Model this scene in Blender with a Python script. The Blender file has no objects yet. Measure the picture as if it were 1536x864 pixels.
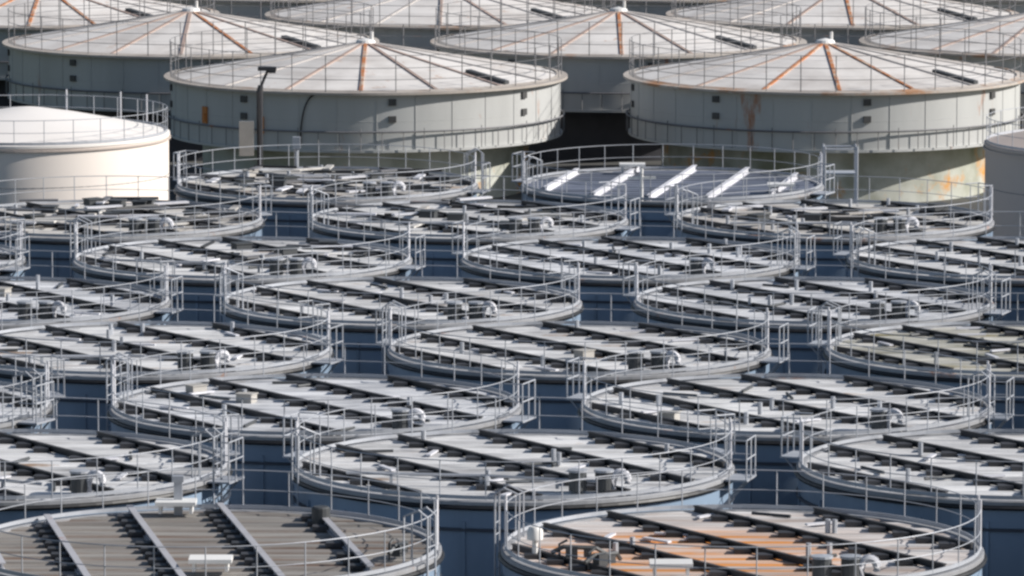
import bpy, math, random
from math import sin, cos, pi, radians, sqrt
random.seed(7)
S = bpy.context.scene
COL = S.collection

# ---------------------------------------------------------------- camera, sky, sun, exposure
CAM_Z = 35.3
cam_d = bpy.data.cameras.new('camera')
cam = bpy.data.objects.new('camera', cam_d); COL.objects.link(cam)
cam.location = (0, 0, CAM_Z)
cam.rotation_euler = (radians(90 - 7.16), 0, 0)
cam_d.sensor_width = 36
cam_d.lens = 8535 / 1536 * 36
cam_d.clip_start = 1; cam_d.clip_end = 20000
S.camera = cam
SUN_AZ = radians(-4)          # measured from +X (image right) towards the camera
SUN_EL = radians(31)
sdir = (cos(SUN_EL) * cos(SUN_AZ), cos(SUN_EL) * sin(SUN_AZ), sin(SUN_EL))
sun_d = bpy.data.lights.new('sun', 'SUN'); sun_d.energy = 4.9; sun_d.angle = radians(0.5)
sun_d.color = (1.0, 0.955, 0.90)
sun = bpy.data.objects.new('sun', sun_d); COL.objects.link(sun)
from mathutils import Vector
sun.rotation_euler = Vector(sdir).to_track_quat('Z', 'Y').to_euler()
sun.location = (100, 100, 120)
W = bpy.data.worlds.new('World'); S.world = W; W.use_nodes = True
nt = W.node_tree
sky = nt.nodes.new('ShaderNodeTexSky'); sky.sky_type = 'NISHITA'; sky.sun_disc = False
sky.sun_elevation = SUN_EL
sky.sun_rotation = pi / 2 - SUN_AZ
nt.links.new(sky.outputs[0], nt.nodes['Background'].inputs[0])
nt.nodes['Background'].inputs[1].default_value = 0.07
S.view_settings.view_transform = 'Standard'
S.view_settings.look = 'None'
S.view_settings.exposure = 0.25
S.view_settings.gamma = 1
S.cycles.pixel_filter_type = 'BLACKMAN_HARRIS'
S.cycles.filter_width = 2.6

# ---------------------------------------------------------------- materials
def mat(name, base, dark=None, rust=None, rust_amt=0.0, scale=1.0, stretch=(1, 1, 1), rough=0.7,
        metal=0.0, vary=0.12, dirt=0.35, bump=0.0, spot=None, spot_amt=0.0, space='world', rust_scale=0.6, trough=0.0, at=None):
    m = bpy.data.materials.new(name); m.use_nodes = True
    t = m.node_tree; N = t.nodes; L = t.links
    b = N['Principled BSDF']
    b.inputs['Roughness'].default_value = rough
    b.inputs['Metallic'].default_value = metal
    if space == 'world':
        src = N.new('ShaderNodeNewGeometry').outputs['Position']
    else:
        src = N.new('ShaderNodeTexCoord').outputs['Object']
    mp = N.new('ShaderNodeMapping'); mp.inputs['Scale'].default_value = stretch
    L.new(src, mp.inputs[0])
    def noise(sc, det=5, rou=0.6):
        n = N.new('ShaderNodeTexNoise'); n.inputs['Scale'].default_value = sc
        n.inputs['Detail'].default_value = det; n.inputs['Roughness'].default_value = rou
        L.new(mp.outputs[0], n.inputs['Vector']); return n.outputs['Fac']
    def ramp(f, a, c):
        r = N.new('ShaderNodeMapRange'); r.inputs['From Min'].default_value = a
        r.inputs['From Max'].default_value = c; L.new(f, r.inputs['Value']); return r.outputs[0]
    def mix(f, a, c):
        x = N.new('ShaderNodeMix'); x.data_type = 'RGBA'
        if isinstance(f, float): x.inputs[0].default_value = f
        else: L.new(f, x.inputs[0])
        for i, v in ((6, a), (7, c)):
            if isinstance(v, tuple): x.inputs[i].default_value = (*v, 1)
            else: L.new(v, x.inputs[i])
        return x.outputs[2]
    def mul(f, k):
        x = N.new('ShaderNodeMath'); x.operation = 'MULTIPLY'; L.new(f, x.inputs[0])
        if isinstance(k, float): x.inputs[1].default_value = k
        else: L.new(k, x.inputs[1])
        return x.outputs[0]
    if dark is None: dark = tuple(c * 0.45 for c in base)
    c = mix(mul(ramp(noise(scale), 0.42, 0.72), dirt), base, dark)
    if spot: c = mix(mul(ramp(noise(scale * 0.35, 3), 0.52, 0.66), spot_amt), c, spot)
    if rust and rust_amt > 0:
        fac = ramp(noise(rust_scale, 6, 0.7), 0.72 - 0.32 * rust_amt, 0.82 - 0.30 * rust_amt)
        if trough:      # rust lies where water stands: in the low troughs of the sheet (11.0 m), not on its ribs
            sx = N.new('ShaderNodeSeparateXYZ'); L.new(N.new('ShaderNodeNewGeometry').outputs['Position'], sx.inputs[0])
            mr = N.new('ShaderNodeMapRange'); L.new(sx.outputs['Z'], mr.inputs['Value'])
            mr.inputs['From Min'].default_value = 11.03; mr.inputs['From Max'].default_value = 11.012
            mr.inputs['To Min'].default_value = 1 - trough; mr.inputs['To Max'].default_value = 1.0
            fac = mul(fac, mr.outputs[0])
        if at:          # the stain's own extent on that roof: x, y, radius
            vd = N.new('ShaderNodeVectorMath'); vd.operation = 'DISTANCE'
            L.new(N.new('ShaderNodeNewGeometry').outputs['Position'], vd.inputs[0]); vd.inputs[1].default_value = (at[0], at[1], 11.0)
            mr = N.new('ShaderNodeMapRange'); L.new(vd.outputs['Value'], mr.inputs['Value'])
            mr.inputs['From Min'].default_value = at[2]; mr.inputs['From Max'].default_value = at[2] * 0.7
            mr.inputs['To Min'].default_value = 0.12
            fac = mul(fac, mr.outputs[0])
        c = mix(fac, c, rust)
    oi = N.new('ShaderNodeObjectInfo')
    r = N.new('ShaderNodeMapRange'); L.new(oi.outputs['Random'], r.inputs['Value'])
    r.inputs['To Min'].default_value = 1 - vary; r.inputs['To Max'].default_value = 1 + vary
    h = N.new('ShaderNodeHueSaturation'); L.new(r.outputs[0], h.inputs['Value']); L.new(c, h.inputs['Color'])
    L.new(h.outputs[0], b.inputs['Base Color'])
    if bump:
        bp = N.new('ShaderNodeBump'); bp.inputs['Strength'].default_value = bump
        bp.inputs['Distance'].default_value = 0.05
        L.new(noise(scale * 3), bp.inputs['Height']); L.new(bp.outputs[0], b.inputs['Normal'])
    return m
RUST = (0.36, 0.13, 0.04)
M = {}
LONG = (0.35, 2.2, 1)
M['deck'] = mat('deck_sheet_grey', (0.70, 0.695, 0.69), (0.16, 0.16, 0.17), (0.30, 0.2, 0.13), 0.4, 1.3, LONG, 0.55, 0, 0.16, 0.75, 0.2)
M['deck_cool'] = mat('deck_sheet_cool_grey', (0.67, 0.675, 0.69), (0.13, 0.14, 0.17), None, 0, 1.0, LONG, 0.55, 0, 0.17, 0.8, 0.2)
M['deck_warm'] = mat('deck_sheet_warm_grey', (0.60, 0.58, 0.55), (0.15, 0.13, 0.12), (0.3, 0.17, 0.09), 0.4, 1.0, LONG, 0.6, 0, 0.16, 0.8, 0.2)
M['deck_moss'] = mat('deck_sheet_mossy', (0.54, 0.525, 0.48), (0.12, 0.12, 0.07), (0.25, 0.2, 0.07), 0.5, 0.9, LONG, 0.6, 0, 0.16, 0.9, 0.2)
M['deck_rust'] = mat('deck_sheet_rusty', (0.64, 0.63, 0.62), (0.16, 0.10, 0.07), (0.60, 0.24, 0.05), 1.1, 0.9, (0.22, 2.6, 1), 0.65, 0, 0.16, 0.8, 0.25, rust_scale=0.6, trough=0.5, at=(4.4, 139.6, 4.7))
M['deck_brown'] = mat('deck_sheet_brown', (0.28, 0.265, 0.245), (0.09, 0.075, 0.065), (0.15, 0.10, 0.075), 0.75, 1.0, (0.2, 3.0, 1), 0.7, 0, 0.26, 0.8, 0.25, trough=0.7)
M['deck_blue'] = mat('deck_sheet_blue', (0.13, 0.145, 0.19), (0.05, 0.06, 0.08), None, 0, 0.8, LONG, 0.5, 0, 0.25, 0.6, 0.2)
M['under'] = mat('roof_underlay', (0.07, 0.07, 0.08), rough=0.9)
M['beam'] = mat('beam_paint', (0.045, 0.045, 0.05), (0.02, 0.02, 0.02), RUST, 0.1, 0.8, rough=0.6, vary=0.3)  # near-black: shade of beam sides and their shadow squares put into the colour
M['beam_pale'] = mat('beam_pale_paint', (0.66, 0.66, 0.70), (0.35, 0.35, 0.37), rough=0.5, vary=0.08)
M['beam_mid'] = mat('beam_mid_grey_paint', (0.44, 0.44, 0.47), (0.25, 0.24, 0.24), RUST, 0.25, 0.8, rough=0.6, vary=0.15)
M['beam_dark'] = mat('beam_dark_paint', (0.17, 0.17, 0.19), (0.06, 0.06, 0.06), rough=0.6, vary=0.2)
M['rim'] = mat('rim_paint', (0.31, 0.315, 0.33), (0.14, 0.13, 0.12), RUST, 0.3, 1.6, rough=0.6)
M['galv'] = mat('galvanised_rail', (0.42, 0.44, 0.48), (0.3, 0.3, 0.31), rough=0.5, metal=0.2, vary=0.1, dirt=0.3)
M['galv_dark'] = mat('weathered_rail', (0.17, 0.17, 0.18), (0.09, 0.08, 0.08), RUST, 0.3, 0.8, rough=0.6, vary=0.1)
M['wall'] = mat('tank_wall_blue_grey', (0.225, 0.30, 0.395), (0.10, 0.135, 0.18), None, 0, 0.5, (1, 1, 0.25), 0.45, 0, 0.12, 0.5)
M['seam'] = mat('seam_band_dark', (0.05, 0.06, 0.08), rough=0.6)
M['hose'] = mat('black_rubber', (0.02, 0.02, 0.022), rough=0.5)
M['equip'] = mat('dark_equipment', (0.06, 0.065, 0.07), (0.02, 0.02, 0.02), rough=0.6)
M['white'] = mat('white_paint', (0.78, 0.77, 0.75), (0.5, 0.47, 0.44), rough=0.5, dirt=0.3)
M['farwall'] = mat('far_tank_wall_paint', (0.47, 0.475, 0.465), (0.31, 0.31, 0.30), RUST, 0.28, 0.25, (1, 1, 0.22), 0.6, 0, 0.03, 0.5)
M['farroof'] = mat('far_roof_paint', (0.72, 0.69, 0.66), (0.40, 0.36, 0.33), (0.45, 0.27, 0.17), 0.30, 0.35, rough=0.6, vary=0.06, dirt=0.6)
M['ribpale'] = mat('rib_pale', (0.50, 0.47, 0.45), (0.3, 0.27, 0.25), rough=0.6)
M['ribfaint'] = mat('rib_weathered', (0.38, 0.29, 0.25), (0.26, 0.18, 0.15), rough=0.7, scale=0.6)
M['ribrust'] = mat('rib_rusty', (0.52, 0.40, 0.31), (0.4, 0.26, 0.18), (0.46, 0.17, 0.06), 0.95, 1.2, rough=0.8, dirt=0.8, rust_scale=1.1)
M['farrim'] = mat('far_rim_rusting', (0.44, 0.40, 0.36), (0.2, 0.15, 0.12), (0.36, 0.19, 0.10), 0.52, 0.5, rough=0.7, rust_scale=0.22)
M['port'] = mat('port_dark', (0.07, 0.07, 0.07), rough=0.6)
M['orange'] = mat('orange_paint', (0.60, 0.22, 0.05), (0.35, 0.12, 0.04), rough=0.6)
M['conc'] = mat('mossy_concrete', (0.52, 0.53, 0.48), (0.26, 0.26, 0.20), (0.60, 0.28, 0.06), 0.5, 0.35, rough=0.9, vary=0.05, dirt=0.9, spot=(0.14, 0.15, 0.05), spot_amt=0.75, rust_scale=0.3)
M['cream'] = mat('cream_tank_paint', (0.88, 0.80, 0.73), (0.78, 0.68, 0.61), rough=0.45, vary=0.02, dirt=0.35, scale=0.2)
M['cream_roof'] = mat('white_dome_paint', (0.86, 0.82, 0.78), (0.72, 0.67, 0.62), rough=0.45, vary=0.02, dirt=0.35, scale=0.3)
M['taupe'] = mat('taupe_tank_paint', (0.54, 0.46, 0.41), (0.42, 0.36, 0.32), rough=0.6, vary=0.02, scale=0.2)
M['pole'] = mat('dark_pole_paint', (0.035, 0.035, 0.04), rough=0.5)
M['cab'] = mat('beige_cabinet_paint', (0.42, 0.40, 0.37), rough=0.6)
M['asphalt'] = mat('yard_asphalt', (0.09, 0.09, 0.085), (0.05, 0.05, 0.05), None, 0, 0.05, rough=0.9, dirt=0.8, spot=(0.10, 0.10, 0.06), spot_amt=0.8)
M['grass'] = mat('rough_grass', (0.10, 0.11, 0.04), (0.05, 0.05, 0.03), None, 0, 0.4, rough=1, dirt=0.9)

# ---------------------------------------------------------------- mesh helpers
class MB:
    def __init__(s): s.v = []; s.f = []
    def quadstrip(s, rings, close=True):
        n = len(rings[0]); o = len(s.v)
        for r in rings: s.v += [tuple(p) for p in r]
        for i in range(len(rings) - 1):
            for j in range(n if close else n - 1):
                k = (j + 1) % n
                s.f.append((o + i * n + j, o + i * n + k, o + (i + 1) * n + k, o + (i + 1) * n + j))
        return o
    def box(s, c, d, rz=0):
        o = len(s.v); ca, sa = cos(rz), sin(rz)
        for z in (-1, 1):
            for x, y in ((-1, -1), (1, -1), (1, 1), (-1, 1)):
                X, Y = x * d[0] / 2, y * d[1] / 2
                s.v.append((c[0] + X * ca - Y * sa, c[1] + X * sa + Y * ca, c[2] + z * d[2] / 2))
        for q in ((3, 2, 1, 0), (4, 5, 6, 7), (0, 1, 5, 4), (1, 2, 6, 5), (2, 3, 7, 6), (3, 0, 4, 7)):
            s.f.append(tuple(o + i for i in q))
        return s
    def tube(s, pts, r, n=6, cap=True):
        P = [Vector(p) for p in pts]; rings = []
        for i, p in enumerate(P):
            d = (P[min(i + 1, len(P) - 1)] - P[max(i - 1, 0)]).normalized()
            a = d.cross(Vector((0, 0, 1)))
            if a.length < 1e-3: a = Vector((1, 0, 0))
            a.normalize(); b = d.cross(a).normalized()
            rr = r[i] if isinstance(r, (list, tuple)) else r
            rings.append([p + (a * cos(2 * pi * k / n) + b * sin(2 * pi * k / n)) * rr for k in range(n)])
        o = s.quadstrip(rings)
        if cap:
            s.f.append(tuple(o + k for k in range(n))[::-1])
            e = o + (len(P) - 1) * n; s.f.append(tuple(e + k for k in range(n)))
        return s
    def ring(s, R, z, r, seg=72, n=6):
        rings = []
        for i in range(seg + 1):
            a = 2 * pi * i / seg
            rings.append([((R + r * cos(2 * pi * k / n)) * cos(a), (R + r * cos(2 * pi * k / n)) * sin(a), z + r * sin(2 * pi * k / n)) for k in range(n)])
        s.quadstrip(rings); return s
    def lathe(s, prof, seg=72, a0=0.0, a1=2 * pi, c=(0, 0, 0)):
        full = abs(a1 - a0 - 2 * pi) < 1e-6
        n = seg if full else seg + 1
        rings = [[(c[0] + r * cos(a0 + (a1 - a0) * i / seg), c[1] + r * sin(a0 + (a1 - a0) * i / seg), c[2] + z) for i in range(n)] for r, z in prof]
        s.quadstrip(rings, full); return s
    def mesh(s, name, m, smooth=False):
        me = bpy.data.meshes.new(name); me.from_pydata(s.v, [], s.f); me.update()
        me.materials.append(m)
        if smooth:
            for p in me.polygons: p.use_smooth = True
            try: me.set_sharp_from_angle(angle=radians(35))
            except Exception: pass
        return me

def empty(name, loc, rz=0, label=None, cat=None, group=None):
    o = bpy.data.objects.new(name, None); COL.objects.link(o); o.location = loc; o.rotation_euler = (0, 0, rz)
    o.empty_display_size = 0.5
    if label: o['label'] = label
    if cat: o['category'] = cat
    if group: o['group'] = group
    return o
def part(name, me, parent, loc=(0, 0, 0), rz=0, m=None):
    o = bpy.data.objects.new(name, me); COL.objects.link(o); o.parent = parent
    o.location = loc; o.rotation_euler = (0, 0, rz)
    if m is not None and m != me.materials[0]:
        o.material_slots[0].link = 'OBJECT'; o.material_slots[0].material = m
    return o

# ---------------------------------------------------------------- ground
g = MB(); n = 60
g.v = [(-6000, -300, 0), (6000, -300, 0), (6000, 12000, 0), (-6000, 12000, 0)]; g.f = [(0, 1, 2, 3)]
go = bpy.data.objects.new('ground', g.mesh('ground', M['asphalt'])); COL.objects.link(go); go['kind'] = 'structure'
g = MB()
def patch(mb, x0, x1, y0, y1, z, nx=24):
    top = []; bot = []
    for i in range(nx + 1):
        x = x0 + (x1 - x0) * i / nx
        top.append((x, y1 + random.uniform(-1, 1), z)); bot.append((x, y0 + random.uniform(-1, 1), z))
    mb.quadstrip([bot, top], False)
patch(g, -70, 60, 300, 306.5, 0.03); patch(g, -90, -32, 312, 372, 0.03)
go = bpy.data.objects.new('grass_ground', g.mesh('grass_ground', M['grass'])); COL.objects.link(go); go['kind'] = 'structure'

# ---------------------------------------------------------------- flat roofed tanks (near field)
R = 6.0; ZR = 11.0
RI = 5.80
PITCH = 0.82; NP = 14; DEPTH = 0.04
def deck_panel(i):
    y0 = -NP * PITCH / 2 + i * PITCH
    b = MB()
    crest = 0.50; sl = 0.05
    prof = [(0, 0)]
    for k in range(4): prof.append((0.01 + k * 0.13, 0))
    prof = [(0.0, 0), (0.11, 0), (0.22, 0), (0.32, 0), (0.32 + sl, DEPTH), (0.46, DEPTH), (0.56, DEPTH), (0.67, DEPTH), (PITCH - 0.05, DEPTH), (PITCH - 0.012, 0.0)]
    L = []; Rr = []
    for dy, z in prof:
        y = max(-RI + 0.005, min(RI - 0.005, y0 + dy))
        x = sqrt(max(RI * RI - y * y, 0.02))
        L.append((-x, y, z)); Rr.append((x, y, z))
    b.quadstrip([Rr, L], False)
    # closed ends of the raised rib so the sheet has depth
    o = len(b.v)
    for side in (L, Rr):
        o = len(b.v)
        for p in side: b.v.append(p)
        for p in side: b.v.append((p[0], p[1], -0.04))
        m_ = len(side)
        for k in range(m_ - 1): b.f.append((o + k, o + k + 1, o + m_ + k + 1, o + m_ + k))
    return b.mesh('deck_panel', M['deck'])
PANELS = [deck_panel(i) for i in range(NP)]
def beam_mesh(off, h=0.17, w=0.12):
    hl = sqrt(max(5.8 ** 2 - (abs(off) + w / 2) ** 2, 0.1)); z0 = DEPTH; t = 0.03
    P = [(-w/2, z0), (w/2, z0), (w/2, z0+t), (t/2+.01, z0+t), (t/2+.01, z0+h-t), (w/2, z0+h-t), (w/2, z0+h), (-w/2, z0+h), (-w/2, z0+h-t), (-t/2-.01, z0+h-t), (-t/2-.01, z0+t), (-w/2, z0+t)]
    b = MB(); A = [(off + x, -hl, z) for x, z in P]; B = [(off + x, hl, z) for x, z in P]
    o = b.quadstrip([A, B]); n_ = len(P)
    b.f.append(tuple(range(o, o + n_))); b.f.append(tuple(range(o + n_, o + 2 * n_))[::-1])
    return b.mesh('roof_beam', M['beam'])
OFFS = [-4.9, -2.5, -0.1, 2.3, 4.7]
BEAMS = [beam_mesh(o) for o in OFFS]
me_shadow_block = MB().box((0, 0, 0.05), (0.42, 0.38, 0.12)).mesh('beam_shadow_block', M['beam'])  # near-black box painted as one step of a beam's shadow
OFF_T = (-4.5, -2.25, 0.0, 2.25, 4.5); OFF_N = (-5.2, -3.36, -1.1, 1.26, 3.6)
TALL = [beam_mesh(o, 0.24, 0.17) for o in (-4.5, -2.25, 0.0, 2.25, 4.5)]
FRONT = [beam_mesh(o, 0.22, 0.17) for o in OFF_N]
me_under = MB().lathe([(0.01, -0.05), (R - 0.1, -0.05)]).mesh('roof_underlay', M['under'])
me_rim = MB().lathe([(R + 0.05, -0.06), (R + 0.05, 0.035), (R + 0.03, 0.05), (RI + 0.02, 0.05), (RI - 0.02, 0.035), (RI - 0.02, -0.04)], 96).mesh('rim_ring', M['rim'])
me_hose = MB().ring(R + 0.06, -0.13, 0.065, 80).mesh('rim_hose', M['hose'])
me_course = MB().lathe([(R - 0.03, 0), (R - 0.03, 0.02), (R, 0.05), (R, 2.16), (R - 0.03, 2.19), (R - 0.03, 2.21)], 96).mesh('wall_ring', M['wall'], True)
me_seam = MB().lathe([(R - 0.02, -0.04), (R + 0.06, -0.04), (R + 0.06, 0.04), (R - 0.02, 0.04)], 96).mesh('seam_band', M['seam'])
b = MB()
for i in range(20):
    a = 2 * pi * (i + .3) / 20; b.box((cos(a) * (R + 0.02), sin(a) * (R + 0.02), 5.3), (0.06, 0.08, 10.4), a)
me_flange = b.mesh('plate_flange', M['wall'])
RAILR = R - 0.06; NPOST = 30
b = MB()
b.ring(RAILR, 1.1, 0.015, 78, 5); b.ring(RAILR, 0.58, 0.012, 78, 5)
b.lathe([(RAILR + 0.012, 0.09), (RAILR + 0.012, 0.19), (RAILR - 0.012, 0.19), (RAILR - 0.012, 0.09)], 78)
me_rails = b.mesh('guard_railing', M['galv'])
me_post = MB().tube([(0, 0, 0.08), (0, 0, 1.1)], 0.018, 5).mesh('post', M['galv'])
me_tallpost = MB().tube([(0, 0, 0.08), (0, 0, 1.35)], 0.034, 6).mesh('gate_post', M['beam_pale'])
# caged ladder on the rim
b = MB()
for s_ in (-0.25, 0.25):
    b.tube([(R + 0.28, s_, -10.9), (R + 0.28, s_, 1.25), (R + 0.05, s_, 1.42), (R - 0.35, s_, 1.25), (R - 0.35, s_, 0.1)], 0.032, 5)
for k in range(38): b.tube([(R + 0.28, -0.25, -10.6 + k * 0.3), (R + 0.28, 0.25, -10.6 + k * 0.3)], 0.018, 4)
me_ladder = b.mesh('ladder', M['galv'])
def arch(cx, cy, rad, h, r, az=0.0):
    p = [(cx, cy, 0.05), (cx, cy, h)]
    for k in range(1, 8):
        t = pi * k / 8
        d = rad - rad * cos(t)
        p.append((cx + d * cos(az), cy + d * sin(az), h + rad * sin(t)))
    p.append((cx + 2 * rad * cos(az), cy + 2 * rad * sin(az), h)); p.append((cx + 2 * rad * cos(az), cy + 2 * rad * sin(az), h - 0.12))
    return p
me_vent = MB().tube(arch(0, 0, 0.19, 0.42, 0.1), 0.105, 8).mesh('vent_pipe', M['beam_pale'], True)
b = MB(); b.lathe([(0.01, 0.62), (0.2, 0.62), (0.24, 0.58), (0.24, 0.1)], 14)
me_manhole = b.mesh('manhole', M['equip'])
b = MB(); b.lathe([(0.01, 0.69), (0.27, 0.67), (0.27, 0.61), (0.01, 0.61)], 14)
me_lid = b.mesh('lid', M['galv'])
me_plate = MB().box((0, 0, 0.40), (1.05, 0.75, 0.10)).box((-.4, 0, 0.25), (0.08, 0.6, 0.22)).box((.4, 0, 0.25), (0.08, 0.6, 0.22)).mesh('cover_plate', M['white'])
b = MB(); b.box((0, 0, 0.32), (0.3, 0.25, 0.3)); b.box((0.4, 0.1, 0.28), (0.2, 0.2, 0.2)); b.tube([(-.3, .1, .1), (-.3, .1, .5), (-.1, .1, .6)], 0.035); b.tube([(-0.5, 0, 0.3), (-0.2, 0, 0.45), (0.6, 0.1, 0.4), (0.9, 0.3, 0.2)], 0.06)
me_valve = b.mesh('valve_box', M['equip'])
# conduit pipe lying across the deck
b = MB(); b.tube([(-4.6, -2.9, 0.36), (-1.0, -3.5, 0.36), (2.2, -4.7, 0.36)], 0.045, 5)
for x, y in ((-3.4, -3.1), (-1.0, -3.5), (1.0, -4.25)): b.box((x, y, 0.22), (0.08, 0.2, 0.2))
me_conduit = b.mesh('conduit', M['galv'])

me_stub = MB().tube([(0, 0, 0), (0, 0, 0.35)], 0.07, 7).mesh('pipe_stub', M['galv'])
me_smallhatch = MB().box((0, 0, 0.12), (0.5, 0.4, 0.24)).box((0, 0, 0.26), (0.56, 0.46, 0.03)).mesh('roof_hatch', M['cab'])
me_dark = MB().tube([(-0.55, 0, 0.05), (0.55, 0, 0.05)], 0.045, 6).mesh('pipe_length', M['equip'])
me_scrap = MB().box((0, 0, 0.05), (0.9, 0.14, 0.05)).mesh('loose_board', M['beam_pale'])
b = MB(); b.box((R + 0.38, 0, 0.0), (0.62, 1.1, 0.05))
for y in (-.52, 0, .52): b.tube([(R + 0.66, y, 0), (R + 0.66, y, 1.1)], 0.024, 5)
for y in (-.52, .52): b.tube([(R + 0.1, y, 1.1), (R + 0.66, y, 1.1)], 0.022, 5); b.tube([(R + 0.1, y, .58), (R + 0.66, y, .58)], 0.018, 5)
for z in (.58, 1.1): b.tube([(R + 0.66, -.52, z), (R + 0.66, .52, z)], 0.022, 5)
b.tube([(R, -.4, -.7), (R + 0.6, -.4, -.03)], 0.03, 5); b.tube([(R, .4, -.7), (R + 0.6, .4, -.03)], 0.03, 5)
me_plat = b.mesh('access_platform', M['galv'])
PLAT = (-20, 30, 158)
def flat_tank(X, Y, label, deck, beams='std', extra=0, name='storage_tank'):
    t = empty(name, (X, Y, 0), 0, label, 'tank', 'flat-roofed tanks packed in staggered rows')
    for k in range(5):
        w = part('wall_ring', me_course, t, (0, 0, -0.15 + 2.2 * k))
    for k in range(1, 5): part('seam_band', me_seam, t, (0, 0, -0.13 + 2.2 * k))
    part('plate_flange', me_flange, t)
    part('roof_underlay', me_under, t, (0, 0, ZR))
    rot = {'std': radians(33.5), 'near': radians(10.7), 'blue': radians(-10.8)}[beams]
    rot += random.uniform(-0.02, 0.02) if beams == 'std' else 0
    for me in PANELS: part('deck_panel', me, t, (0, 0, ZR), radians(-1.0), M[deck])
    for me, off in zip({'std': BEAMS, 'near': FRONT, 'blue': TALL}[beams], {'std': OFFS, 'near': OFF_N, 'blue': OFF_T}[beams]):
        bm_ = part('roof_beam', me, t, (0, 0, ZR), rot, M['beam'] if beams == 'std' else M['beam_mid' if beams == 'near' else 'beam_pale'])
        if beams == 'blue': continue
        hl = sqrt(5.6 ** 2 - off ** 2); step = PITCH / cos(rot)
        # dark blocks beside the beam, one per rib: its stepped shadow built in
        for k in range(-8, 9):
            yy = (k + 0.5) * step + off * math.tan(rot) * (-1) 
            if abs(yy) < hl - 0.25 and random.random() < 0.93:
                part('beam_shadow_block', me_shadow_block, bm_, (off - random.uniform(0.19, 0.25), yy, DEPTH), -rot)
    part('rim_ring', me_rim, t, (0, 0, ZR)); part('rim_hose', me_hose, t, (0, 0, ZR))
    ra = part('guard_railing', me_rails, t, (0, 0, ZR))
    a0 = random.uniform(0, 0.2)
    for k in range(NPOST):
        a = a0 + 2 * pi * k / NPOST
        part('post', me_post, ra, (RAILR * cos(a), RAILR * sin(a), 0))
    for a in (radians(-4), radians(3), radians(176), radians(184)):
        part('gate_post', me_tallpost, t, (RAILR * cos(a), RAILR * sin(a), ZR))
    part('ladder', me_ladder, t, (0, 0, ZR), radians(random.choice((-22, 168, 8, 200))))
    if beams == 'std':
        vx, vy = 2.6 + random.uniform(-.25, .25), -4.75 + random.uniform(-.1, .25)
        part('vent_pipe', me_vent, t, (vx, vy, ZR), random.uniform(-0.6, 0.6))
        for dx in (-0.25, -0.95)[:random.choice((1, 2, 2))]:
            mh = part('manhole', me_manhole, t, (vx + dx, vy + 0.05, ZR)); part('lid', me_lid, mh)
        if random.random() < 0.5: part('conduit', me_conduit, t, (0, 0, ZR), random.uniform(-.2, .2))
        for k in range(random.randint(12, 20)):
            a = random.uniform(0, 6.28); q = 5.1 * sqrt(random.random())
            me, nm = random.choice(((me_stub, 'pipe_stub'), (me_scrap, 'loose_board'), (me_scrap, 'loose_board'), (me_dark, 'pipe_length'), (me_dark, 'pipe_length'), (me_smallhatch, 'roof_hatch') if k < 3 else (me_stub, 'pipe_stub')))
            part(nm, me, t, (q * cos(a), q * sin(a), ZR + DEPTH), random.uniform(0, 3))
    for a in (PLAT if Y > 145 else ()):
        if random.random() < 0.3: continue
        part('access_platform', me_plat, t, (0, 0, ZR), radians(a + random.uniform(-5, 5)))
    part('seam_band', me_seam, t, (0, 0, ZR - 0.72))
    return t

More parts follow.
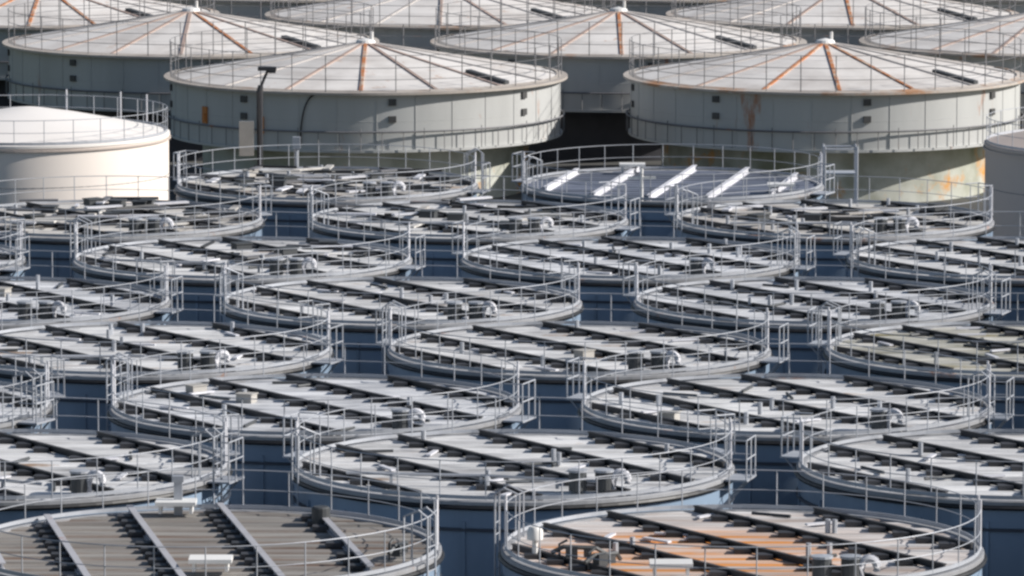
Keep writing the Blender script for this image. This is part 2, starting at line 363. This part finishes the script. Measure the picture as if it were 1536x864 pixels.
ROWS = {  # distance, list of (X, deck material, wording)
 'Z': (140.7, [(-7.81, 'deck_brown', 'brown-decked flat tank with steep pale beams, bottom left corner of the photo'),
               (5.77, 'deck_rust', 'flat tank with orange rust stripes across its deck, bottom right of the photo'),
               (19.66, 'deck', 'grey flat tank just past the bottom right corner, beside the rust-striped one')]),
 'A': (153.9, [(-13.76, 'deck', 'pale flat tank cut by the left edge, directly behind the brown-decked tank'),
               (0.04, 'deck', 'pale grey flat tank filling the gap behind the brown and the rust-striped tanks'),
               (13.84, 'deck', 'grey flat tank cut by the right edge, directly behind the rust-striped tank'),
               (27.64, 'deck', 'grey flat tank past the right edge in the second row from the front')]),
 'B': (165.2, [(-19.56, 'deck_cool', 'flat tank showing only its right end at the left edge, third row from the front'),
               (-5.76, 'deck_cool', 'cool grey flat tank left of centre in the third row from the front'),
               (8.04, 'deck', 'grey flat tank right of centre in the third row from the front'),
               (21.84, 'deck_cool', 'flat tank past the right edge in the third row from the front')]),
 'C': (177.4, [(-11.7, 'deck', 'grey flat tank at the left in the fourth row from the front'),
               (2.1, 'deck', 'grey flat tank near the centre in the fourth row from the front'),
               (15.9, 'deck_moss', 'flat tank with moss-stained deck, cut by the right edge halfway up the photo'),
               (29.7, 'deck', 'flat tank past the right edge in the fourth row from the front')]),
 'D': (189.2, [(-17.5, 'deck_cool', 'flat tank cut by the left edge in the fifth row from the front'),
               (-3.7, 'deck', 'grey flat tank just left of centre in the fifth row from the front'),
               (10.1, 'deck_cool', 'cool grey flat tank right of centre in the fifth row from the front'),
               (23.9, 'deck', 'flat tank past the right edge in the fifth row from the front')]),
 'E': (201.2, [(-23.4, 'deck_cool', 'flat tank barely in view at the left edge, sixth row from the front'),
               (-9.6, 'deck', 'grey flat tank left of centre in the sixth row from the front'),
               (4.2, 'deck_cool', 'cool grey flat tank right of centre in the sixth row from the front'),
               (18.0, 'deck', 'grey flat tank cut by the right edge in the sixth row, below the taupe tank'),
               (31.8, 'deck', 'flat tank past the right edge in the sixth row from the front')]),
 'F': (213.6, [(-15.45, 'deck_warm', 'warm grey flat tank directly in front of the white domed tank'),
               (-1.65, 'deck', 'grey flat tank at the centre, in front of and left of the blue-decked tank'),
               (12.15, 'deck_warm', 'warm grey flat tank in front of and right of the blue-decked tank'),
               (25.95, 'deck', 'flat tank past the right edge in the seventh row from the front')]),
 'G': (226.0, [(-7.4, 'deck_warm', 'warm grey flat tank behind the dark lamp pole side, between white domed and blue-decked tanks'),
               (6.4, 'deck_blue', 'flat tank with dark blue deck and pale slanting beams, back row at centre right')]),
}
ROWS['G'][1][0] = (-7.4, 'deck_warm', 'warm grey flat tank in the back row, between the white domed and the blue-decked tanks')
tanks = {}
for r, (Y, L) in ROWS.items():
    for X, dk, lab in L:
        st = 'near' if dk == 'deck_brown' else 'blue' if dk == 'deck_blue' else 'std'
        tanks[(r, X)] = flat_tank(X, Y, lab, dk, st)
# fittings bolted on particular roofs
t = tanks[('Z', -7.81)]
part('cover_plate', me_plate, t, (0.45, -3.6, ZR)); part('cover_plate', me_plate, t, (-0.9, 5.0, ZR))
b = MB().box((0, 0, 0.5), (0.22, 0.12, 0.9)).box((0, 0, 1.0), (0.3, 0.2, 0.16)); part('gauge_post', b.mesh('gauge_post', M['galv']), t, (-0.85, 5.1, ZR))
part('manhole', me_manhole, t, (2.9, 3.6, ZR - 0.1))
t = tanks[('Z', 5.77)]
part('cover_plate', me_plate, t, (-1.9, -4.2, ZR))
b = MB(); b.lathe([(0.01, 0.85), (0.14, 0.82), (0.2, 0.72), (0.2, 0.5)], 16); b.tube([(0, 0, 0), (0, 0, 0.5)], 0.07)
part('level_gauge', b.mesh('level_gauge', M['white'], True), t, (-5.2, -1.3, ZR))
part('valve_box', me_valve, t, (-4.3, -2.1, ZR)); part('valve_box', me_valve, t, (-3.6, -3.2, ZR), 0.7)
part('valve_box', me_valve, tanks[('Z', -7.81)], (5.0, -1.8, ZR), 1.1)
t = tanks[('G', 6.4)]
b = MB().tube([(0, 0, 0), (0, 0, 1.3)], 0.06).box((0, 0, 0.95), (1.1, 0.08, 0.1)); part('crossarm_mast', b.mesh('crossarm_mast', M['white']), t, (-1.35, -5.7, ZR))
part('cover_plate', me_plate, t, (-1.5, 4.6, ZR)); part('cover_plate', me_plate, t, (4.2, -3.0, ZR))

# loose boards, pipe lengths and hatches left on the two back-left roofs
me_board = MB().box((0, 0, 0), (1.5, 0.28, 0.07)).mesh('loose_board', M['beam_pale'])
me_bpipe = MB().tube([(-0.9, 0, 0), (0.9, 0, 0)], 0.06, 6).mesh('pipe_length', M['hose'])
me_hatch = MB().box((0, 0, 0), (0.6, 0.5, 0.22)).box((0, 0, 0.13), (0.68, 0.58, 0.04)).mesh('roof_hatch', M['equip'])
for key, nn in ((('G', -7.4), 46), (('F', -15.45), 46), (('F', -1.65), 16), (('F', 12.15), 14), (('E', -9.6), 10)):
    for k in range(nn):
        a = random.uniform(0, 6.28); q = 5.2 * sqrt(random.random())
        me, nm = random.choice(((me_board, 'loose_board'), (me_board, 'loose_board'), (me_bpipe, 'pipe_length'), (me_hatch, 'roof_hatch')))
        part(nm, me, tanks[key], (q * cos(a), q * sin(a), ZR + 0.30 + random.uniform(0, .05)), random.choice((0, 0.58, -0.2, 1.4)) + random.uniform(-.1, .1),
             random.choice((M['beam_pale'], M['deck_warm'], M['galv_dark'])) if me is me_board else None)

# ---------------------------------------------------------------- cream domed tank (left) and taupe tank (right)
me_weld = MB().lathe([(R - 0.01, -0.03), (R + 0.012, 0), (R - 0.01, 0.03)], 96).mesh('weld_seam', M['galv_dark'])
def dome_tank(X, Y, top, wallm, roofm, label, name):
    t = empty(name, (X, Y, 0), 0, label, 'tank')
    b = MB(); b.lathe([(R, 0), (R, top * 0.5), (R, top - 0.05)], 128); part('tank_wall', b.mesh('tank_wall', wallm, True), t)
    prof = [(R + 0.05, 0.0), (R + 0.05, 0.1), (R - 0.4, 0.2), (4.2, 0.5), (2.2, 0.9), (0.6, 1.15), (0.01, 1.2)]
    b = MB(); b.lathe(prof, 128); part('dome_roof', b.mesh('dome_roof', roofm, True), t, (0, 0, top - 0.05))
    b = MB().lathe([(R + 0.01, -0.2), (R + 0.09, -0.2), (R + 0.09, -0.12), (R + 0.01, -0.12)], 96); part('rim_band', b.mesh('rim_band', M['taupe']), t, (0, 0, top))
    ra = part('guard_railing', me_rails, t, (0, 0, top))
    for k in range(NPOST):
        a = 0.1 + 2 * pi * k / NPOST; part('post', me_post, ra, (RAILR * cos(a), RAILR * sin(a), 0))
    for a in (35, 52, 78, 110): part('gate_post', me_tallpost, t, (RAILR * cos(radians(a)), RAILR * sin(radians(a)), top))
    for k in range(1, 5): part('weld_seam', me_weld, t, (0, 0, top - 2.3 * k + 0.6))
    part('ladder', me_ladder, t, (0, 0, top - 0.1), radians(120))
    return t
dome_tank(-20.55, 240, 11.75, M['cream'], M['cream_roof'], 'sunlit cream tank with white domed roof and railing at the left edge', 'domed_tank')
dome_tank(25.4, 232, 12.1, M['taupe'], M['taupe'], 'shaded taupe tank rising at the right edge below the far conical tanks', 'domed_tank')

# ---------------------------------------------------------------- big conical-roofed tanks (far field)
FR = 11.25; FB = 3.25; FH = 3.27; CONE = 1.9; NR = 16
ZT = FB + FH
me_fwall = MB().lathe([(FR, 0), (FR, FH)], 160).mesh('tank_wall', M['farwall'], True)
me_ffound = MB().lathe([(0.84 * FR, 0), (0.84 * FR, FB - 0.12)], 120).mesh('foundation', M['conc'], True)
me_fbase = MB().lathe([(0.8 * FR, -0.12), (FR + 0.12, -0.12), (FR + 0.12, 0.03), (FR - 0.1, 0.03)], 120).mesh('base_ring', M['farwall'])
me_frim = MB().lathe([(FR - 0.05, -0.14), (FR + 0.42, -0.14), (FR + 0.42, 0.0), (FR + 0.05, 0.02), (FR - 0.2, 0.10)], 160).mesh('eave_ring', M['farrim'])
def wedge(r0, r1):
    b = MB(); d = 2 * pi / NR; n = 6
    g0 = 0.03 / r0 if r0 > 1 else 0.01; g1 = 0.03 / r1
    f = lambda r: CONE * (1 - r / FR)
    rings = []
    for r, dz in ((r0, -0.06), (r0, 0), (r1, 0), (r1, -0.06)):
        gg = 0.04 / max(r, .5)
        rings.append([(r * cos(gg + (d - 2 * gg) * k / n), r * sin(gg + (d - 2 * gg) * k / n), f(r) + dz) for k in range(n + 1)])
    b.quadstrip(rings, False); return b.mesh('roof_panel', M['farroof'])
WED = [wedge(0.5, 4.2), wedge(4.24, 7.8), wedge(7.84, FR - 0.1)]
me_fund = MB().lathe([(0.01, CONE - 0.07), (FR - 0.1, -0.05)], 64).mesh('roof_underlay', M['under'])
b = MB(); 
for k in range(1):
    r0, r1 = 0.6, FR - 0.15; f = lambda r: CONE * (1 - r / FR)
    w = 0.10
    o = len(b.v)
    for r in (r0, r1):
        for y, z in ((-w, 0), (w, 0), (w, .07), (-w, .07)): b.v.append((r, y, f(r) + z))
    for q in ((0, 1, 5, 4), (1, 2, 6, 5), (2, 3, 7, 6), (3, 0, 4, 7), (3, 2, 1, 0), (4, 5, 6, 7)): b.f.append(tuple(q))
me_rib = b.mesh('roof_rib', M['ribpale'])
b = MB(); b.lathe([(0.01, CONE + 0.25), (0.5, CONE + 0.12), (0.62, CONE - 0.1)], 16); b.tube([(0.35, 0, CONE), (0.35, 0, CONE + 0.6)], 0.09)
me_cap = b.mesh('apex_cap', M['white'])
b = MB()
for h in (0.7, 1.35, 2.05): b.ring(FR + 0.05, h, 0.017, 96, 4)
me_frails = b.mesh('guard_railing', M['galv_dark'])
me_fpost = MB().tube([(0, 0, 0), (0, 0, 2.05)], 0.028, 4).mesh('post', M['galv_dark'])
NFP = 36
b = MB(); b.box((0, 0, 0), (0.12, 0.42, 0.36)); me_port = b.mesh('inspection_port', M['port'])
b = MB(); b.ring(FR + 0.22, 1.05, 0.055, 120, 5)
for k in range(60):
    a = 2 * pi * k / 60; b.tube([((FR + .22) * cos(a), (FR + .22) * sin(a), 0.02), ((FR + .22) * cos(a), (FR + .22) * sin(a), 1.1 + (0.15 if k % 3 == 0 else 0))], 0.025, 4)
me_pipe = b.mesh('ring_pipe', M['galv_dark'])
b = MB()
for k in range(32):
    a = 2 * pi * (k + .4) / 32; b.box((cos(a) * (FR + 0.01), sin(a) * (FR + 0.01), FH / 2), (0.028, 0.03, FH - 0.1), a)
b.ring(FR, 1.62, 0.012, 120, 4)
me_joint = b.mesh('plate_joint', M['farwall'])
# dark radial walkway on the cone
b = MB(); th = radians(-41); r0, r1 = 0.70 * FR, 0.96 * FR; f = lambda r: CONE * (1 - r / FR)
o = 0
for r in (r0, r1):
    for y, z in ((-.22, .02), (.22, .02), (.22, .2), (-.22, .2)): b.v.append((r, y, f(r) + z))
for q in ((0, 1, 5, 4), (1, 2, 6, 5), (2, 3, 7, 6), (3, 0, 4, 7), (3, 2, 1, 0), (4, 5, 6, 7)): b.f.append(q)
me_walk = b.mesh('roof_step_ramp', M['equip'])
def cone_tank(X, Y, label, rusty=(), faint=(), off=0.0):
    t = empty('conical_tank', (X, Y, 0), 0, label, 'tank', 'large conical-roofed tanks at the back')
    part('foundation', me_ffound, t, (0, 0, 0), 0, None if Y < 340 else M['under']); part('base_ring', me_fbase, t, (0, 0, FB))  # rear foundations coloured near-black to paint the deep shade between tanks
    part('tank_wall', me_fwall, t, (0, 0, FB)); part('eave_ring', me_frim, t, (0, 0, ZT))
    part('roof_underlay', me_fund, t, (0, 0, ZT))
    for k in range(NR):
        a = 2 * pi * k / NR + off - pi / 2
        for me in WED: part('roof_panel', me, t, (0, 0, ZT), a)
        m = M['ribrust'] if k in rusty else M['ribfaint'] if k in faint else M['ribpale']
        rb = part('roof_rib', me_rib, t, (0, 0, ZT), a, m)
        if k in rusty: rb['label'] = 'rusty orange roof rib'
    part('apex_cap', me_cap, t, (0, 0, ZT)); part('roof_step_ramp', me_walk, t, (0, 0, ZT), radians(-41))
    ra = part('guard_railing', me_frails, t, (0, 0, ZT))
    for k in range(NFP):
        a = 2 * pi * k / NFP; part('post', me_fpost, ra, ((FR + .05) * cos(a), (FR + .05) * sin(a), 0))
    for k in range(8):
        a = radians(-81 + 45 * k)
        for z in (2.05, 1.0 + 0.1): part('inspection_port', me_port, t, ((FR + .05) * cos(a), (FR + .05) * sin(a), FB + z + 0.65), a)
    part('plate_joint', me_joint, t, (0, 0, FB))
    part('ring_pipe', me_pipe, t, (0, 0, FB))
    return t
T1 = cone_tank(-8.45, 328, 'front conical-roofed tank left of centre, behind the dark lamp pole', (0,), (1, 15, 2))
T2 = cone_tank(18.1, 328, 'front conical-roofed tank at right with three bright rusty ribs', (0, 1, 15), (14,), 0.02)
cone_tank(-19.9, 352, 'grey conical-roofed tank behind the cream domed tank, upper left', (1,), (0, 15, 14, 2))
cone_tank(6.6, 352, 'conical-roofed tank seen in the gap between the two front conical tanks', (0,), (1, 15, 14))
cone_tank(33.2, 352, 'conical-roofed tank cut by the right edge near the top of the photo', (), (15, 14))
cone_tank(-30.9, 374, 'conical roof in the top left corner with orange ribs', (0, 1, 15), (2,))
cone_tank(-4.6, 374, 'conical roof at the top edge, left of centre, third row back', (), (0, 1))
cone_tank(21.8, 374, 'conical roof at the top edge, right of centre, with one orange rib', (0,), (1, 15))
for X, w in ((-42, 'first'), (-15.7, 'second'), (10.7, 'third'), (37.2, 'fourth')):
    cone_tank(X, 397, 'conical-roofed tank of the rearmost row, %s from the left, mostly above the frame' % w, (), (0,))
# fittings on the front left conical tank
for xx, z, nm in ((-8.9, 1.6, 's'), (-5.65, 1.3, 's')):
    a = math.acos(max(-1, min(1, xx / FR)))
    px, py = FR * cos(-a), FR * sin(-a)
    b = MB().box((0, 0, 0), (0.10, 0.42, 0.95)).box((0.08, 0, -0.1), (0.08, 0.25, 0.4))
    s_ = part('marker_board', b.mesh('marker_board', M['orange']), T1, (px * 1.006, py * 1.006, FB + z), math.atan2(py, px))
    s_['label'] = 'orange marker board'
pts = []
for k in range(14):
    u = k / 13; xx = -3.35 + 1.05 * u ** 2.2; a = -math.acos(xx / FR)
    pts.append(((FR + .12) * cos(a), (FR + .12) * sin(a), FB + 0.3 + 2.9 * sin(u * pi / 2)))
part('hanging_hose', MB().tube(pts, 0.05, 5).mesh('hanging_hose', M['hose']), T1)
pts = None

# ---------------------------------------------------------------- lamp pole
p = empty('lamp_pole', (-10.95, 246, 0), 0, 'dark lamp pole with a junction box standing before the conical tank', 'lamp pole')
part('pole', MB().tube([(0, 0, 0), (0, 0, 13.0), (0.05, 0, 13.25)], [0.2, 0.15, 0.12], 10).mesh('pole', M['pole'], True), p)
part('bracket', MB().tube([(0.02, 0, 13.1), (0.22, 0, 13.6), (0.36, 0, 13.9)], 0.07).mesh('bracket', M['pole']), p)
hd = part('lamp_head', MB().box((0.33, 0, 13.98), (0.8, 0.35, 0.16)).box((0.55, 0, 13.86), (0.3, 0.3, 0.12)).mesh('lamp_head', M['pole']), p)
part('junction_box', MB().box((-0.58, 0, 10.95), (0.62, 0.4, 1.5)).box((-0.3, 0, 11.2), (0.3, 0.1, 0.1)).mesh('junction_box', M['cab']), p)
# short light mast near the back row
p = empty('sensor_mast', (-9.0, 236.5, 0), 0, 'slim pale mast behind the back row, right of the dark lamp pole', 'mast')
part('mast', MB().tube([(0, 0, 0), (0, 0, 11.9)], 0.09, 8).mesh('mast', M['galv']), p)
part('sensor_box', MB().box((0, 0, 11.7), (0.32, 0.25, 0.5)).mesh('sensor_box', M['galv']), p)

# ---------------------------------------------------------------- stair frame beside the blue-decked tank
p = empty('stair_tower', (13.3, 229.5, 0), 0, 'pale tubular stair tower at the right side of the blue-decked tank', 'stair tower')
for x in (-0.65, 0.65):
    for y in (-0.6, 0.6): part('upright', MB().tube([(0, 0, 0), (0, 0, 12.3)], 0.05, 6).mesh('upright', M['galv']), p, (x, y, 0))
for k in range(6):
    b = MB(); z = 2.2 * k + 1.2
    if z > 12.3: z = 12.25
    b.tube([(-0.65, -0.6, z), (0.65, -0.6, z), (0.65, 0.6, z), (-0.65, 0.6, z), (-0.65, -0.6, z)], 0.035, 5); b.box((0, 0, z - 1.0), (1.2, 1.1, 0.05))
    part('landing', b.mesh('landing', M['galv']), p)
